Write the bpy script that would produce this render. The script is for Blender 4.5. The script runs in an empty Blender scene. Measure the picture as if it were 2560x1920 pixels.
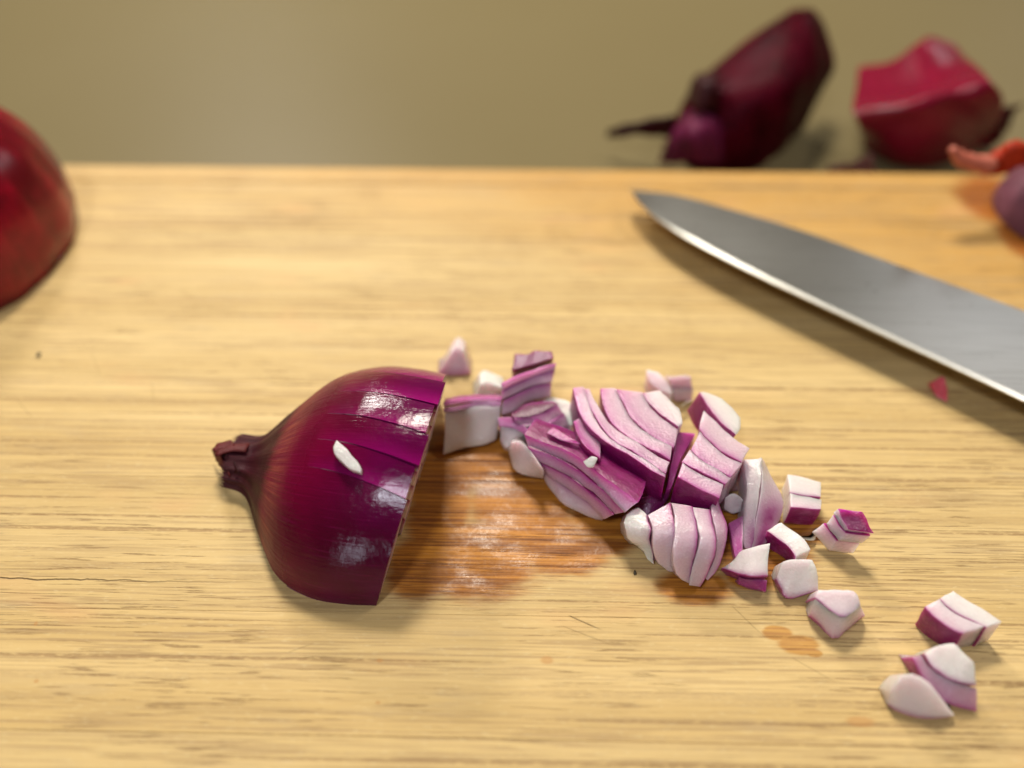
import bpy, bmesh, math, random
import numpy as np
from mathutils import Vector, Matrix
random.seed(7); rng = np.random.default_rng(7)
SC = bpy.context.scene
COL = SC.collection
# ------------------------------------------------------------------ camera
CAM_H, PITCH, HFOV = 0.17, 46.0, 60.0
cd = bpy.data.cameras.new('camera'); cam = bpy.data.objects.new('camera', cd); COL.objects.link(cam)
cam.location = (0, 0, CAM_H); cam.rotation_euler = (math.radians(90 - PITCH), 0, 0)
cd.sensor_width = 36; cd.angle = math.radians(HFOV); cd.clip_start = 0.005; cd.clip_end = 20
cd.dof.use_dof = True; cd.dof.focus_distance = 0.195; cd.dof.aperture_fstop = 4.1; cd.dof.aperture_blades = 7
SC.camera = cam
# ------------------------------------------------------------------ world and lamps (an indoor kitchen)
wd = bpy.data.worlds.new('World'); SC.world = wd; wd.use_nodes = True
wd.node_tree.nodes['Background'].inputs[0].default_value = (0.66, 0.53, 0.38, 1)
wd.node_tree.nodes['Background'].inputs[1].default_value = 0.17

def area(name, loc, target, sx, sy, power, col):
    l = bpy.data.lights.new(name, 'AREA'); l.shape = 'RECTANGLE'; l.size = sx; l.size_y = sy
    l.energy = power; l.color = col
    o = bpy.data.objects.new(name, l); COL.objects.link(o); o.location = loc
    o.rotation_euler = (Vector(target) - Vector(loc)).to_track_quat('-Z', 'Y').to_euler()
    return o
area('ceiling_lamp', (-0.06, 0.66, 0.80), (0, 0.16, 0), 0.17, 0.14, 8.5, (1.0, 0.935, 0.79))
area('hood_lamp', (-0.30, 0.95, 0.54), (-0.02, 0.13, 0.02), 0.17, 0.075, 4.6, (1.0, 0.96, 0.90))
area('window_low', (-0.40, -0.74, 0.20), (-0.02, 0.11, 0.02), 0.11, 0.20, 0.9, (0.80, 0.86, 1.0))
area('window_light', (-0.21, -0.30, 0.77), (-0.02, 0.11, 0.02), 0.09, 0.14, 3.0, (0.86, 0.91, 1.0))
area('added_blade_panel', (0.78, 1.11, 0.42), (0.13, 0.18, 0.01), 0.30, 0.16, 0.45, (0.95, 0.97, 1.0))  # unseen panel added for a bright reflection on the knife blade
area('added_sheen_lamp', (0.51, 0.385, 0.76), (0.1, 0.08, 0), 0.14, 0.14, 1.7, (1.0, 0.95, 0.88))  # small lamp added for wet sheen, in place of soft overhead light
area('far_lamp', (-0.50, 1.70, 0.50), (-0.1, 0.4, 0), 0.06, 0.04, 0.28, (1.0, 0.97, 0.92))
SC.view_settings.view_transform = 'Standard'; SC.view_settings.look = 'None'
SC.view_settings.exposure = 0.0; SC.view_settings.gamma = 1.0
SC.render.engine = 'CYCLES'
try:
    SC.cycles.use_denoising = True
    SC.cycles.max_bounces = 8
    SC.cycles.sample_clamp_indirect = 6
except Exception: pass

# ------------------------------------------------------------------ photograph pixel (2560 x 1920) -> point in the room
FPX = 1280 / math.tan(math.radians(HFOV / 2)); P_ = math.radians(PITCH)
CF = Vector((0, math.cos(P_), -math.sin(P_))); CU = Vector((0, math.sin(P_), math.cos(P_))); CR = Vector((1, 0, 0))
CC = Vector((0, 0, CAM_H))
def ray(x, y): return CF + CR * ((x - 1280) / FPX) + CU * ((960 - y) / FPX)
def at(x, y, z=0.0):
    d = ray(x, y); return CC + d * ((z - CAM_H) / d.z)
def at_depth(x, y, yy):
    d = ray(x, y); return CC + d * (yy / d.y)
def proj(p):
    d = Vector(p) - CC; k = d.dot(CF)
    return 1280 + FPX * d.dot(CR) / k, 960 - FPX * d.dot(CU) / k
ZONES = {'A': (500, 850, 2.370), 'B': (1060, 850, 4.740), 'C': (1240, 900, 3.950), 'D': (1400, 900, 3.950),
         'E': (1520, 1120, 4.148), 'F': (1840, 1120, 3.3175), 'G': (2180, 1450, 4.608), 'K': (1540, 440, 2.1686),
         'P': (1500, 0, 2.0868), 'V': (0, 0, 0.8641)}
def zc(zone, p):
    x0, y0, s = ZONES[zone]; return (x0 + p[0] / s, y0 + p[1] / s)

# ------------------------------------------------------------------ object helpers
def tag(o, label=None, cat=None, group=None, kind=None):
    if label: o['label'] = label
    if cat: o['category'] = cat
    if group: o['group'] = group
    if kind: o['kind'] = kind
    return o
def empty(name, loc, label, cat, group=None, rz=0.0):
    o = bpy.data.objects.new(name, None); COL.objects.link(o); o.location = loc; o.rotation_euler = (0, 0, rz)
    o.empty_display_size = 0.005
    return tag(o, label, cat, group)
def mesh_obj(name, verts, faces, mat, parent=None, smooth=True, attrs=None, normals=None):
    me = bpy.data.meshes.new(name); me.from_pydata([tuple(v) for v in verts], [], faces); me.validate(); me.update()
    if mat: me.materials.append(mat)
    for k, v in (attrs or {}).items():
        a = me.attributes.new(k, 'FLOAT', 'POINT'); a.data.foreach_set('value', np.asarray(v, np.float32))
    if smooth: me.shade_smooth()
    if normals is not None: me.normals_split_custom_set_from_vertices([tuple(n) for n in normals])
    o = bpy.data.objects.new(name, me); COL.objects.link(o)
    if parent:
        o.parent = parent
    return o
def local(parent, pts):
    m = parent.matrix_basis.inverted(); return [m @ Vector(p) for p in pts]
def recalc(o):
    bm = bmesh.new(); bm.from_mesh(o.data); bmesh.ops.recalc_face_normals(bm, faces=bm.faces); bm.to_mesh(o.data); bm.free()
def bevel(o, w, seg=2, ang=35):
    m = o.modifiers.new('bevel', 'BEVEL'); m.width = w; m.segments = seg; m.limit_method = 'ANGLE'; m.angle_limit = math.radians(ang)
    m.use_clamp_overlap = True
    return m
def resample(pts, n):
    P = [np.array(p, float) for p in pts]
    if len(P) == 2:
        return [P[0] + (P[1] - P[0]) * i / (n - 1) for i in range(n)]
    Q = [2 * P[0] - P[1]] + P + [2 * P[-1] - P[-2]]; dense = []
    for i in range(1, len(Q) - 2):
        for k in range(12):
            t = k / 12; a, b, c, d = Q[i - 1:i + 3]
            dense.append(.5 * (2 * b + (c - a) * t + (2 * a - 5 * b + 4 * c - d) * t * t + (3 * b - a - 3 * c + d) * t ** 3))
    dense.append(P[-1]); D = np.array(dense); L = np.concatenate([[0], np.cumsum(np.linalg.norm(np.diff(D, axis=0), axis=1))])
    u = np.linspace(0, L[-1], n)
    return [np.array([np.interp(x, L, D[:, j]) for j in range(D.shape[1])]) for x in u]

# ------------------------------------------------------------------ node helpers
class NT:
    def __init__(self, name):
        self.m = bpy.data.materials.new(name); self.m.use_nodes = True; self.t = self.m.node_tree
        self.b = self.t.nodes['Principled BSDF']
    def put(self, sock, v):
        if isinstance(v, bpy.types.NodeSocket): self.t.links.new(v, sock)
        elif isinstance(v, (tuple, list)) and len(v) == 3 and sock.type == 'RGBA': sock.default_value = (*v, 1)
        else: sock.default_value = v
    def math(self, op, a, b=0.0, c=0.0, clamp=False):
        n = self.t.nodes.new('ShaderNodeMath'); n.operation = op; n.use_clamp = clamp
        for i, v in enumerate((a, b, c)): self.put(n.inputs[i], v)
        return n.outputs[0]
    def vmath(self, op, a, b=(0, 0, 0), out=0):
        n = self.t.nodes.new('ShaderNodeVectorMath'); n.operation = op
        self.put(n.inputs[0], a); self.put(n.inputs[1], b)
        return n.outputs[out]
    def noise(self, vec, scale=1.0, detail=2.0, rough=0.5, dist=0.0):
        n = self.t.nodes.new('ShaderNodeTexNoise'); self.put(n.inputs['Vector'], vec)
        n.inputs['Scale'].default_value = scale; n.inputs['Detail'].default_value = detail
        n.inputs['Roughness'].default_value = rough; n.inputs['Distortion'].default_value = dist
        return n.outputs[0]
    def voronoi(self, vec, scale=1.0):
        n = self.t.nodes.new('ShaderNodeTexVoronoi'); self.put(n.inputs['Vector'], vec); n.inputs['Scale'].default_value = scale
        return n.outputs[0]
    def mix(self, f, a, b, mode='MIX'):
        n = self.t.nodes.new('ShaderNodeMix'); n.data_type = 'RGBA'; n.blend_type = mode
        self.put(n.inputs[0], f); self.put(n.inputs[6], a); self.put(n.inputs[7], b)
        return n.outputs[2]
    def smooth(self, v, lo, hi, o0=0.0, o1=1.0):
        n = self.t.nodes.new('ShaderNodeMapRange'); n.interpolation_type = 'SMOOTHSTEP'
        self.put(n.inputs[0], v); self.put(n.inputs[1], lo); self.put(n.inputs[2], hi); self.put(n.inputs[3], o0); self.put(n.inputs[4], o1)
        return n.outputs[0]
    def ramp(self, v, stops):
        n = self.t.nodes.new('ShaderNodeValToRGB'); self.put(n.inputs[0], v); e = n.color_ramp.elements
        while len(e) < len(stops): e.new(0.5)
        for el, (p, c) in zip(e, stops): el.position = p; el.color = (*c, 1)
        return n.outputs[0]
    def coord(self, kind='Object'): return self.t.nodes.new('ShaderNodeTexCoord').outputs[kind]
    def attr(self, name, out='Fac'):
        n = self.t.nodes.new('ShaderNodeAttribute'); n.attribute_name = name; return n.outputs[out]
    def objcol(self): return self.t.nodes.new('ShaderNodeObjectInfo').outputs['Color']
    def sep(self, v):
        n = self.t.nodes.new('ShaderNodeSeparateXYZ'); self.put(n.inputs[0], v); return n.outputs
    def comb(self, x, y, z):
        n = self.t.nodes.new('ShaderNodeCombineXYZ')
        for i, v in enumerate((x, y, z)): self.put(n.inputs[i], v)
        return n.outputs[0]
    def bump(self, h, strength=0.3, dist=0.001, normal=None):
        n = self.t.nodes.new('ShaderNodeBump'); self.put(n.inputs['Height'], h)
        n.inputs['Strength'].default_value = strength; n.inputs['Distance'].default_value = dist
        if normal is not None: self.put(n.inputs['Normal'], normal)
        return n.outputs[0]
    def set(self, **kw):
        names = {'color': 'Base Color', 'rough': 'Roughness', 'metal': 'Metallic', 'normal': 'Normal', 'coat': 'Coat Weight', 'coat_rough': 'Coat Roughness',
                 'sss': 'Subsurface Weight', 'sss_r': 'Subsurface Radius', 'sss_s': 'Subsurface Scale', 'spec': 'Specular IOR Level', 'trans': 'Transmission Weight',
                 'aniso': 'Anisotropic', 'coat_n': 'Coat Normal'}
        for k, v in kw.items(): self.put(self.b.inputs[names[k]], v)
        return self.m

# ------------------------------------------------------------------ materials
def blob_mask(m, pos, circles, edge=0.25, wob=None):
    acc = None
    for (x, y, rx, ry) in circles:          # centres and radii in photograph pixels (2212 wide) laid on the board
        c = at(*zc('V', (x, y))); ex = at(*zc('V', (x + rx, y))); ey = at(*zc('V', (x, y - ry)))
        d = m.vmath('SUBTRACT', pos, tuple(c)); d = m.vmath('MULTIPLY', d, (1 / (ex - c).length, 1 / (ey - c).length, 0))
        v = m.math('SUBTRACT', 1.0, m.vmath('LENGTH', d, out=1))
        acc = v if acc is None else m.math('SMOOTH_MAX', acc, v, 0.15)
    if wob is not None: acc = m.math('ADD', acc, wob)
    return m.smooth(acc, 0.0, edge)
def line_mask(m, pos, a, b, width, wob=None):
    pa = at(*zc('V', a)); pb = at(*zc('V', b)); d = (pb - pa); L = d.length; d.normalize(); nrm = Vector((-d.y, d.x, 0))
    r = m.vmath('SUBTRACT', pos, tuple(pa))
    t = m.math('DIVIDE', m.vmath('DOT_PRODUCT', r, tuple(d), 1), L); s = m.vmath('DOT_PRODUCT', r, tuple(nrm), 1)
    if wob is not None: s = m.math('ADD', s, wob)
    s = m.math('ABSOLUTE', s)
    taper = m.math('MULTIPLY', m.smooth(t, -0.02, 0.1), m.smooth(t, 1.0, 0.55))
    return m.math('MULTIPLY', m.smooth(m.math('DIVIDE', s, width), 1.0, 0.3), taper)

def mat_wood():
    m = NT('bamboo'); P = m.coord(); X, Y, Z = m.sep(P)
    oc = m.objcol(); tone, hue, _ = m.sep(oc)
    off = m.math('MULTIPLY', tone, 37.0)
    def st(sx, sy, det=2.0, rough=.5, z=0.0):
        return m.noise(m.comb(m.math('MULTIPLY_ADD', X, sx, off), m.math('MULTIPLY', Y, sy), z), 1.0, det, rough)
    broad = st(5, 75, 3); fine = st(34, 1500, 2.0, .6); fine2 = st(7, 900, 1.0, .5, 4.0); band = m.smooth(st(4, 110, 2, .5, 7.0), .38, .62); grit = m.noise(m.vmath('MULTIPLY', P, (420, 1500, 1)), 1, 2, .6); mid = st(14, 260, 3, .6); patch = m.noise(m.vmath('MULTIPLY', P, (18, 34, 1)), 1, 3, .6)
    c = m.mix(m.smooth(broad, .32, .68), (0.550, 0.374, 0.146), (0.672, 0.484, 0.216))
    c = m.mix(m.math('MULTIPLY', hue, 0.45), c, (0.56, 0.315, 0.085))
    c = m.mix(m.math('MULTIPLY_ADD', tone, .34, 0.0), c, (0.50, 0.365, 0.165))
    c = m.mix(m.math('MULTIPLY', m.smooth(m.math('ADD', m.math('MULTIPLY_ADD', X, .35, Y), m.math('MULTIPLY', patch, .03)), .216, .290), .85), c, (0.49, 0.255, 0.050))
    c = m.mix(m.smooth(mid, .48, .72, 0, .34), c, (0.42, 0.285, 0.125))
    c = m.mix(m.math('MULTIPLY', m.smooth(fine2, .52, .62, 0, .42), m.smooth(grit, .3, .6, .35, 1)), c, (0.36, 0.235, 0.105))
    c = m.mix(m.math('MULTIPLY', m.smooth(fine, .48, .60, 0, .66), m.math('MULTIPLY_ADD', band, .65, .30)), c, (0.35, 0.225, 0.10))
    c = m.mix(m.smooth(grit, .55, .75, 0, .25), c, (0.74, 0.60, 0.33))
    # vascular bundles: short dark dashes in patches, thicker on the worn near part
    dash = m.noise(m.comb(m.math('MULTIPLY_ADD', X, 64, off), m.math('MULTIPLY', Y, 1700), 3.0), 1.0, 2.0, .55)
    dash = m.math('MULTIPLY', m.math('MULTIPLY', m.smooth(dash, .58, .64), m.smooth(grit, .30, .55, .3, 1)), m.smooth(patch, .42, .58))
    c = m.mix(m.math('MULTIPLY', dash, .62), c, (0.18, 0.095, 0.035))
    longl = m.noise(m.comb(m.math('MULTIPLY_ADD', X, 4.5, off), m.math('MULTIPLY', Y, 700), 9.0), 1.0, 0.5, .5)
    longm = m.smooth(longl, .66, .69)
    longm = m.math('MULTIPLY', longm, m.smooth(grit, .32, .55, .25, 1))
    c = m.mix(m.math('MULTIPLY', longm, .60), c, (0.25, 0.14, 0.055))
    grey = m.math('MULTIPLY', m.smooth(m.noise(m.comb(m.math('MULTIPLY', X, 30), m.math('MULTIPLY', Y, 170), 5.0), 1, 3, .6), .56, .76), .22)
    c = m.mix(grey, c, (0.36, 0.28, 0.19))
    pk = m.math('MULTIPLY', m.smooth(m.noise(m.comb(m.math('MULTIPLY', X, 24), m.math('MULTIPLY', Y, 60), 8.0), 1, 2, .5), .60, .76), .35)
    c = m.mix(pk, c, (0.62, 0.33, 0.14))
    # spots and stains
    wob = m.math('MULTIPLY_ADD', m.noise(m.comb(m.math('MULTIPLY', X, 130), m.math('MULTIPLY', Y, 420), 0.0), 1, 3, .6), 1.0, -.5)
    st1 = blob_mask(m, P, [(1660, 1358, 38, 18), (1705, 1383, 52, 24), (1740, 1400, 20, 10)], .30, m.math('MULTIPLY', wob, .5))
    c = m.mix(m.math('MULTIPLY', st1, .70), c, m.mix(1.0, c, m.mix(m.smooth(fine, .4, .6), (.80, .50, .10), (.58, .28, .04)), 'MULTIPLY'))
    st2 = blob_mask(m, P, [(803, 1432, 9, 6), (800, 1523, 8, 5), (55, 1490, 7, 5), (52, 1365, 5, 6), (1165, 1425, 18, 12), (1840, 1545, 40, 14)], .5, m.math('MULTIPLY', wob, .4))
    c = m.mix(m.math('MULTIPLY', st2, .5), c, (0.45, 0.20, 0.05))
    # crack and knife scratches
    w1 = m.math('MULTIPLY_ADD', m.noise(m.comb(m.math('MULTIPLY', X, 90), 0.0, 0.0), 1, 4, .6), .0026, -.0013)
    crack = line_mask(m, P, (-620, 1264), (600, 1270), .00026, w1)
    scr = line_mask(m, P, (1210, 1328), (1290, 1362), .00022)
    for a, b in (((1195, 1350), (1330, 1400)), ((1560, 1300), (1645, 1380)), ((1690, 1410), (1800, 1470)), ((5, 880), (45, 925)), ((165, 770), (190, 840)), ((300, 835), (303, 900)), ((1320, 655), (1400, 700)), ((600, 1420), (665, 1395))):
        scr = m.math('MAXIMUM', scr, m.math('MULTIPLY', line_mask(m, P, a, b, .00014), .45))
    marks = m.math('MAXIMUM', crack, m.math('MULTIPLY', scr, .75))
    c = m.mix(m.math('MULTIPLY', marks, .85), c, (0.07, 0.035, 0.012))
    # onion juice soaked into the wood; last two blobs a browner patch by onion_end
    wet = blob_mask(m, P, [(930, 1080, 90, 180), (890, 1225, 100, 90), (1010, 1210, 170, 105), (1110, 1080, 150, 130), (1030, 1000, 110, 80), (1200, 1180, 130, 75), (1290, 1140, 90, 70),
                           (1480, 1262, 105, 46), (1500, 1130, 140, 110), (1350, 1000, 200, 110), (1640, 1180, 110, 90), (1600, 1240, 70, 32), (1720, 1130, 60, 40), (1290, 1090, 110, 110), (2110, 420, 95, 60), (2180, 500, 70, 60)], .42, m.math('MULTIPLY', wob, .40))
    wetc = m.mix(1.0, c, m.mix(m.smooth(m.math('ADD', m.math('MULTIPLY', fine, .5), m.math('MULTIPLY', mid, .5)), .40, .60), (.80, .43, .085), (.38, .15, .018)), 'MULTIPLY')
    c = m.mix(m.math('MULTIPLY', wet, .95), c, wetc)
    film = m.noise(m.vmath('MULTIPLY', P, (90, 150, 1)), 1, 4, .65)
    speck = m.noise(P, 1300, 3, .65)
    rough = m.math('MULTIPLY_ADD', mid, .25, .50)
    wr = m.math('ADD', m.smooth(film, .34, .60, .27, .55), m.math('MULTIPLY', m.smooth(speck, .4, .6), .08))
    n = m.t.nodes.new('ShaderNodeMix'); m.put(n.inputs[0], wet); m.put(n.inputs[2], rough); m.put(n.inputs[3], wr)
    h = m.math('ADD', m.math('MULTIPLY', fine, -.6), m.math('MULTIPLY', dash, -.7))
    h = m.math('SUBTRACT', h, m.math('MULTIPLY', longm, .6)); h = m.math('SUBTRACT', h, m.math('MULTIPLY', marks, 2.0))
    h = m.math('ADD', h, m.math('MULTIPLY', m.math('MULTIPLY', speck, wet), .55))
    nb = m.bump(h, .55, .00022)
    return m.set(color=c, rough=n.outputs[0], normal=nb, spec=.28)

def mat_counter():
    m = NT('quartz_counter'); P = m.coord()
    a = m.noise(P, 9, 3, .5); b = m.noise(P, 900, 2, .6)
    c = m.mix(a, (0.152, 0.119, 0.056), (0.168, 0.134, 0.067)); c = m.mix(m.smooth(b, .45, .7, 0, .18), c, (0.24, 0.19, 0.11))
    return m.set(color=c, rough=.40, spec=.05, normal=m.bump(b, .05, .0003))

def mat_flesh():
    m = NT('onion_flesh'); P = m.coord(); t = m.attr('tint'); pink, dark, _ = m.sep(m.objcol())
    n1 = m.noise(P, 420, 3, .6); n2 = m.noise(P, 2600, 2, .5)
    tt = m.math('ADD', t, m.math('MULTIPLY_ADD', n1, .16, -.08))
    white = m.ramp(tt, [(0, (.69, .655, .615)), (.50, (.66, .56, .565)), (.80, (.51, .34, .41)), (.94, (.36, .09, .23)), (1, (.20, .002, .090))])
    pnk = m.ramp(tt, [(0, (.53, .27, .39)), (.50, (.48, .15, .33)), (.80, (.42, .055, .27)), (.94, (.32, .014, .18)), (1, (.19, .002, .085))])
    c = m.mix(pink, white, pnk)
    c = m.mix(m.math('MULTIPLY', dark, .95), c, (.12, .003, .055))
    c = m.mix(m.math('MULTIPLY', m.smooth(n2, .5, .8, 0, .22), m.smooth(t, .75, .3)), c, (.86, .82, .82))
    cells = m.voronoi(P, 1500)
    h = m.math('ADD', m.math('MULTIPLY', n1, .8), m.math('ADD', m.math('MULTIPLY', cells, .55), m.math('MULTIPLY', n2, .5)))
    return m.set(color=c, rough=.34, spec=.5, normal=m.bump(h, .45, .00026), sss=.85, sss_r=(1.0, .62, .75), sss_s=.0060, coat=m.smooth(m.math('ADD', t, dark), .6, .95, .9, .25), coat_rough=.10, coat_n=m.bump(m.math('ADD', m.noise(P, 1500, 2, .6), m.math('MULTIPLY', n1, .8)), 1.0, .0007))

def mat_rings():
    m = NT('onion_cut_rings'); P = m.coord(); x, y, z = m.sep(P)
    r = m.math('SQRT', m.math('ADD', m.math('MULTIPLY', y, y), m.math('MULTIPLY', z, z)))
    r = m.math('ADD', r, m.math('MULTIPLY', m.noise(P, 90, 2), .0012))
    f = m.math('FRACT', m.math('DIVIDE', r, .0046))
    c = m.ramp(f, [(0, (.45, .15, .3)), (.08, (.78, .70, .68)), (.6, (.74, .6, .63)), (.9, (.5, .2, .36)), (1, (.2, .01, .09))])
    c = m.mix(m.smooth(r, .0272, .0290), c, (.13, .002, .06))
    return m.set(color=c, rough=.3, sss=.4, sss_r=(1, .55, .65), sss_s=.002, normal=m.bump(m.noise(P, 900, 2), .4, .0003))

def mat_skin():       # glossy outer scale of the halved onion; su: 0 at the cut, 1 at the neck; ph: angle round the axis
    m = NT('onion_skin'); P = m.coord(); su = m.attr('su'); ph = m.attr('ph')
    mer = m.noise(m.comb(m.math('MULTIPLY', su, 2.2), m.math('MULTIPLY', ph, 26), 0.0), 1, 3, .6)
    mer2 = m.noise(m.comb(m.math('MULTIPLY', su, 5.0), m.math('MULTIPLY', ph, 90), 2.0), 1, 2, .6)
    big = m.noise(P, 45, 3, .55)
    c = m.mix(m.smooth(su, .02, .5), (.092, .0006, .042), (.125, .0006, .020))
    c = m.mix(m.smooth(big, .35, .70, 0, .75), c, (.060, .0012, .010))
    mag = m.math('MULTIPLY', m.attr('mag'), .80)
    c = m.mix(mag, c, (.36, .003, .165))
    c = m.mix(m.smooth(mer2, .55, .8, 0, .35), c, (.26, .006, .09))
    # papery brown veins where the scale runs into the neck
    far = m.smooth(ph, 1.85, 2.5)
    vein = m.math('MULTIPLY', m.smooth(mer, .38, .60), m.math('ADD', m.smooth(su, .53, .64), m.math('MULTIPLY', m.math('MULTIPLY', far, m.smooth(su, .05, .40)), .9), clamp=True))
    c = m.mix(m.math('MULTIPLY', vein, .48), c, (.30, .062, .040))
    c = m.mix(m.math('MULTIPLY', m.smooth(m.math('ADD', su, m.math('MULTIPLY_ADD', mer, .12, -.06)), .64, .72), .92), c, (.020, .002, .006))
    nk = m.math('MULTIPLY', m.smooth(su, .66, .97), m.smooth(mer2, .42, .66))
    c = m.mix(m.math('MULTIPLY', nk, .5), c, (.15, .020, .028))
    n1 = m.noise(P, 700, 3, .6); vor = m.voronoi(P, 420)
    h = m.math('ADD', m.math('MULTIPLY', n1, .5), m.math('ADD', m.math('MULTIPLY', vor, .35), m.math('MULTIPLY', m.math('ADD', mer2, mer), m.smooth(su, .1, .8, .25, 1.6))))
    rough = m.math('ADD', m.smooth(su, .30, .72, .09, .42), m.math('MULTIPLY', n1, .10))
    return m.set(color=c, rough=rough, spec=.19, normal=m.bump(h, .46, .00026), sss=.12, sss_r=(1, .1, .4), sss_s=.001)

def mat_peel(name, a, b, rough=.3, spec=.4, mer=False, sss=.1):
    m = NT(name); P = m.coord()
    n = m.noise(P, 60, 3, .6); s = (m.noise(m.comb(m.math('MULTIPLY', m.attr('su'), 1.5), m.math('MULTIPLY', m.attr('ph'), 9), 0.0), 1, 3, .6) if mer else m.noise(m.vmath('MULTIPLY', P, (900, 120, 120)), 1, 2, .5))
    c = m.mix(m.smooth(n, .35, .68), a, b); c = m.mix(m.smooth(s, .5, .8, 0, .3), c, tuple(min(1, v * 2.2 + .01) for v in b))
    return m.set(color=c, rough=rough, normal=m.bump(m.math('ADD', n, s), .3, .0006), spec=spec, sss=sss, sss_r=(1, .04, .08), sss_s=.002 if sss < .3 else .007)

def mat_steel(name, lo, hi, r0):
    m = NT(name); P = m.coord()
    s = m.noise(m.vmath('MULTIPLY', P, (14, 900, 900)), 1, 3, .6); b = m.noise(m.vmath('MULTIPLY', P, (9, 12, 12)), 1, 2, .5); d = m.noise(P, 420, 3, .6)
    c = m.mix(m.smooth(b, .3, .7), lo, hi); c = m.mix(m.smooth(s, .45, .7, 0, .25), c, tuple(v * .7 for v in lo)); c = m.mix(m.smooth(d, .66, .74, 0, .5), c, (.12, .10, .08))
    return m.set(color=c, metal=1.0, rough=m.math('ADD', m.math('MULTIPLY', b, .16), r0), normal=m.bump(s, .10, .0002))

def mat_simple(name, col, rough, **kw):
    m = NT(name); P = m.coord(); n = m.noise(P, 300, 3, .6)
    c = m.mix(m.smooth(n, .3, .7), tuple(v * .75 for v in col), col)
    return m.set(color=c, rough=rough, normal=m.bump(n, .3, .0005), **kw)

WOOD = mat_wood(); COUNTER = mat_counter(); FLESH = mat_flesh(); RINGS = mat_rings(); SKIN = mat_skin()
PEEL_DARK = mat_peel('dark_peel', (.024, .0004, .0025), (.058, .0006, .007), .48, .035)
PEEL_RED = mat_peel('red_peel', (.15, .0008, .016), (.18, .0008, .020), .24, .4)
PAPER = mat_peel('red_papery_skin', (.10, .0006, .005), (.25, .001, .014), .22, .4, True, .5)
NECKM = mat_simple('dry_neck', (.10, .010, .011), .6, spec=.2)
NECKD = mat_simple('dark_dry_neck', (.030, .002, .004), .5, spec=.15)
ORANGE = mat_simple('orange_dry_root', (.40, .030, .008), .55, spec=.15)
TWIG = mat_simple('pink_dry_stem', (.50, .12, .07), .55)
STEEL = mat_steel('blade_steel', (.46, .46, .44), (.72, .73, .73), .25)
EDGE = mat_steel('ground_edge_steel', (.55, .54, .52), (.66, .66, .64), .24)
HANDLE = mat_simple('black_handle', (.025, .024, .024), .4)
CRUMB = mat_simple('dark_crumb', (.05, .035, .015), .6)

# ------------------------------------------------------------------ setting: counter and cutting board
def box(name, lo, hi, mat, parent=None, bev=0.0, nx=1):
    xs = np.linspace(lo[0], hi[0], nx + 1); v = []; f = []
    for x in xs: v += [(x, lo[1], lo[2]), (x, hi[1], lo[2]), (x, hi[1], hi[2]), (x, lo[1], hi[2])]
    for i in range(nx):
        a = 4 * i
        for j in range(4): f.append((a + j, a + (j + 1) % 4, a + 4 + (j + 1) % 4, a + 4 + j))
    f += [(3, 2, 1, 0), (4 * nx, 4 * nx + 1, 4 * nx + 2, 4 * nx + 3)]
    o = mesh_obj(name, v, f, mat, parent, smooth=False); recalc(o)
    if bev: bevel(o, bev, 3)
    return o
BT = 0.020
tag(box('countertop', (-1.0, -0.5, -BT - 0.03), (1.0, 1.1, -BT), COUNTER, None, .003), kind='structure')

FAR = at(*zc('V', (1106, 361))).y
board = empty('cutting_board', (0, 0, -BT), 'pale bamboo cutting board, worn and wet with onion juice, lying on the beige counter', 'cutting board')
board.rotation_euler.z = -math.atan2(at(*zc('V', (140, 352))).y - at(*zc('V', (2180, 373))).y, at(*zc('V', (2180, 373))).x - at(*zc('V', (140, 352))).x)
joints_px = [1825, 1597, 1330, 1040, 830, 647, 505, 402]
edges = [-0.045, 0.022] + [at(*zc('V', (1106, y))).y for y in joints_px[1:]] + [FAR]
tones = [.1, .55, .30, .62, .2, .45, .8, .35, .7]; hues = [.2, .08, .22, .12, .10, .02, .06, .25, .85]
for i in range(len(edges) - 1):
    y0, y1 = edges[i], edges[i + 1]
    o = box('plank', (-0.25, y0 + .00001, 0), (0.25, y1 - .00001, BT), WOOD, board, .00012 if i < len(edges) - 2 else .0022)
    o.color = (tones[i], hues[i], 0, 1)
bpy.context.view_layer.update()


# ------------------------------------------------------------------ half onion on the board, cut into slices
FIT = dict(cx=-0.0237, cy=0.1275, az=2.9592, L=.0448, R=.0308, zs=.935, zt=.76, tilt=.2341, off=.0026, rr=[.9743, 1.0, .9863, .8491, .5364, .285, .24])
KS = np.array([0, .15, .35, .55, .72, .85, 1.0])
def herm(x, xp, fp):
    fp = np.asarray(fp, float); mm = np.gradient(fp, xp); x = np.clip(x, xp[0], xp[-1]); i = np.clip(np.searchsorted(xp, x) - 1, 0, len(xp) - 2)
    h = xp[i + 1] - xp[i]; t = (x - xp[i]) / h
    return (2 * t**3 - 3 * t**2 + 1) * fp[i] + (t**3 - 2 * t**2 + t) * h * mm[i] + (-2 * t**3 + 3 * t**2) * fp[i + 1] + (t**3 - t**2) * h * mm[i + 1]
def bulb_pt(su, ph, F, dz=0.0, ds=0.0):
    r = herm(su, KS, F['rr']) * F['R']
    ridge = 1 + .032 * np.clip((su - .62) / .2, 0, 1) * np.sin(ph * 15 + 1.3) + .006 * np.sin(ph * 5 + su * 4)
    r = r * ridge
    v = r * np.cos(ph); z = r * np.sin(ph) * (F['zs'] + (F['zt'] - F['zs']) * su) + F['off'] * su**2 + dz
    s = su * F['L'] - z * math.tan(F['tilt']) * (1 - su) + ds
    return np.array([s, v, max(z, 0.0)])
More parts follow.
